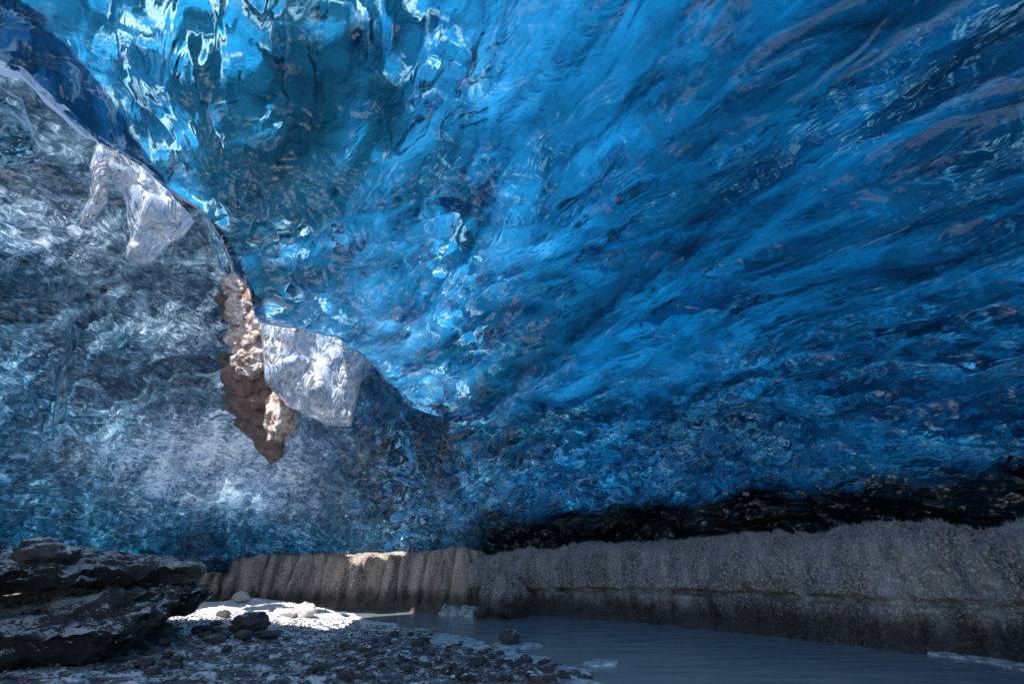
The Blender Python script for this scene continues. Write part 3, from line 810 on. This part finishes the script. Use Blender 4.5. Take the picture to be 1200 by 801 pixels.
# stones and ice in the water
def wat(px, py): return atz(px, py, 0.)
p = wat(597, 756); stone((p.x, p.y, .07), (.15, .14, .15), 71., "dark rounded stone standing in the shallow water with an ice collar", mat=M['frost_rock'])
def floe(pts, h, label, seed, cat="ice floe", name="ice_floe", mat=M['crust'], z0=.004):
    W = np.array([(atz(a, b, z0).x, atz(a, b, z0).y) for a, b in pts]); c = W.mean(0); n = len(W); R = []
    for i in range(n):
        p0, p1, p2, p3 = W[i-1], W[i], W[(i+1) % n], W[(i+2) % n]
        for j in range(14):
            t_ = j/14; R.append(.5*((2*p1)+(-p0+p2)*t_+(2*p0-5*p1+4*p2-p3)*t_**2+(-p0+3*p1-3*p2+p3)*t_**3))
    R = np.array(R)
    if np.cross(R-c, np.roll(R, -1, 0)-c).sum() < 0: R = R[::-1].copy()
    L = np.linalg.norm(R-c, axis=1)
    R = R+(R-c)*(.50*fbm(np.c_[R*4.5, R[:, 0]*0+seed], 4))[:, None]
    rings = []
    for s_, hh in [(.02, 1), (.3, 1), (.6, .97), (.8, .85), (.93, .6), (1, .3), (1.0, 0), (.9, -.6), (.02, -.6)]:
        xy = c+(R-c)*s_
        z = z0+hh*h*(1+.8*fbm(np.c_[xy*4, xy[:, 0]*0+seed], 3))
        rings.append(np.c_[xy, z])
    V = np.array(rings); cc = np.array([c[0], c[1], z0])
    o = mesh_obj(name, V.reshape(-1, 3)-cc, gridF(len(rings), len(R), closed=True, flip=True), mat, loc=cc)
    return tag(o, label, cat)
floe([(686, 777), (700, 774), (722, 775), (728, 778), (708, 781), (690, 780)], .03, "small flat ice floe drifting alone in the near water", 1.)
floe([(521, 713), (540, 711), (560, 712), (562, 719), (545, 722), (524, 721)], .13, "left block of shelf ice at the foot of the fluted bank's end", 3., "ice block", "ice_block")
floe([(563, 713), (580, 711), (592, 713), (592, 718), (578, 720), (564, 718)], .14, "right block of shelf ice at the foot of the fluted bank's end", 4., "ice block", "ice_block")
floe([(580, 755), (596, 752), (614, 753), (628, 757), (612, 761), (590, 762)], .025, "ragged ice collar around the stone in the water", 5.)
floe([(545, 765), (580, 760), (620, 768), (636, 773), (600, 778), (560, 775)], .03, "jagged shore ice sheet between the gravel and the stone in the water", 6., z0=.06)
floe([(648, 783), (668, 780), (688, 785), (676, 790), (655, 789)], .03, "small jagged ice plate at the water's edge near the bottom", 7.)
floe([(610, 790), (645, 784), (690, 797), (720, 806), (660, 812), (620, 804)], .03, "long shore ice sheet at the bottom edge of the photo", 8., z0=.06)
floe([(500, 748), (530, 745), (562, 752), (575, 758), (540, 762), (510, 757)], .03, "pale shore ice sheet on the gravel edge, farthest from the camera", 9., z0=.09)
# ice rims along the waterline of the right bank
floe([(1050, 757), (1100, 761), (1160, 770), (1230, 782), (1210, 785), (1130, 772), (1070, 763)], .03, "thin blue ice rim along the foot of the bank at the right edge", 10.)
floe([(870, 735), (930, 739), (1000, 746), (1045, 753), (1000, 752), (920, 743)], .025, "thin ice rim along the middle of the grey bank's foot", 11.)

# ------------------------------------------------------------ cobbles and gravel
protos = [lump("cobble", (0, 0, -50), (1, .8, .6), M['frost_rock'] if k % 3 == 0 else M['rock'], 100+k*3.3, .25, 22, 14, 1.1) for k in range(6)]
used = [False]*6
n_c = 0
for k in range(6000):
    if n_c >= 170: break
    px = random.uniform(170, 690); py = random.uniform(742, 800)
    p = on_ground(px, py)
    s_ = float(shore_sd(np.array([p.x]), np.array([p.y]))[0])
    if s_ < -.15 or s_ > 3.2: continue
    if random.random() > (math.exp(-s_/1.0)*.9+.08) or (px < 400 and random.random() < .6): continue
    r = random.uniform(.025, .075)*(1.25 if random.random() < .2 else 1)
    i = k % 6
    if not used[i]: o = protos[i]; used[i] = True
    else: o = protos[i].copy(); COL.objects.link(o)
    o.location = (p.x, p.y, p.z+r*.25); o.scale = (r, r, r)
    o.rotation_euler = (random.uniform(-.3, .3), random.uniform(-.3, .3), random.uniform(0, 6.28))
    tag(o, "small dark cobble strewn over the gravel shore", "cobble", "cobbles strewn over the gravel shore")
    n_c += 1
for i in range(6):
    if not used[i]: bpy.data.objects.remove(protos[i])
# fine gravel: small faceted pebbles, one object
ico = [(-1, 0, 0), (1, 0, 0), (0, -1, 0), (0, 1, 0), (0, 0, -1), (0, 0, 1)]
icoF = [(0, 2, 5), (2, 1, 5), (1, 3, 5), (3, 0, 5), (2, 0, 4), (1, 2, 4), (3, 1, 4), (0, 3, 4)]
vv, ff = [], []
NP = 26000
xs = RS.uniform(-7.5, 1.6, NP*3); ys = 4.2+RS.power(1.2, NP*3)*9.3
sdv = shore_sd(xs, ys); keep = (sdv > -.25) & (ys < 9.2+.6*RS.normal(size=NP*3)) & (RS.uniform(size=NP*3) < np.exp(-np.clip(sdv, 0, 9)/2.4)+.15)
xs, ys = xs[keep][:NP], ys[keep][:NP]; zs = ground_z(xs, ys)
rr = RS.uniform(.006, .022, len(xs))
base = np.array(ico, float)
Vp = base[None]*(1+RS.uniform(-.35, .35, (len(xs), 6, 3)))*rr[:, None, None]*np.array([1.2, 1., .7])
an = RS.uniform(0, 6.28, len(xs)); ca, sa = np.cos(an)[:, None], np.sin(an)[:, None]
Vp = np.stack([Vp[..., 0]*ca-Vp[..., 1]*sa, Vp[..., 0]*sa+Vp[..., 1]*ca, Vp[..., 2]], -1)
Vp += np.stack([xs, ys, zs+rr*.3], -1)[:, None]
Fp = (np.array(icoF)[None]+np.arange(len(xs))[:, None, None]*6).reshape(-1, 3)
tag(mesh_obj("gravel", Vp.reshape(-1, 3), Fp, M['pebble']), "fine dark gravel covering the shore", "gravel", kind='stuff')
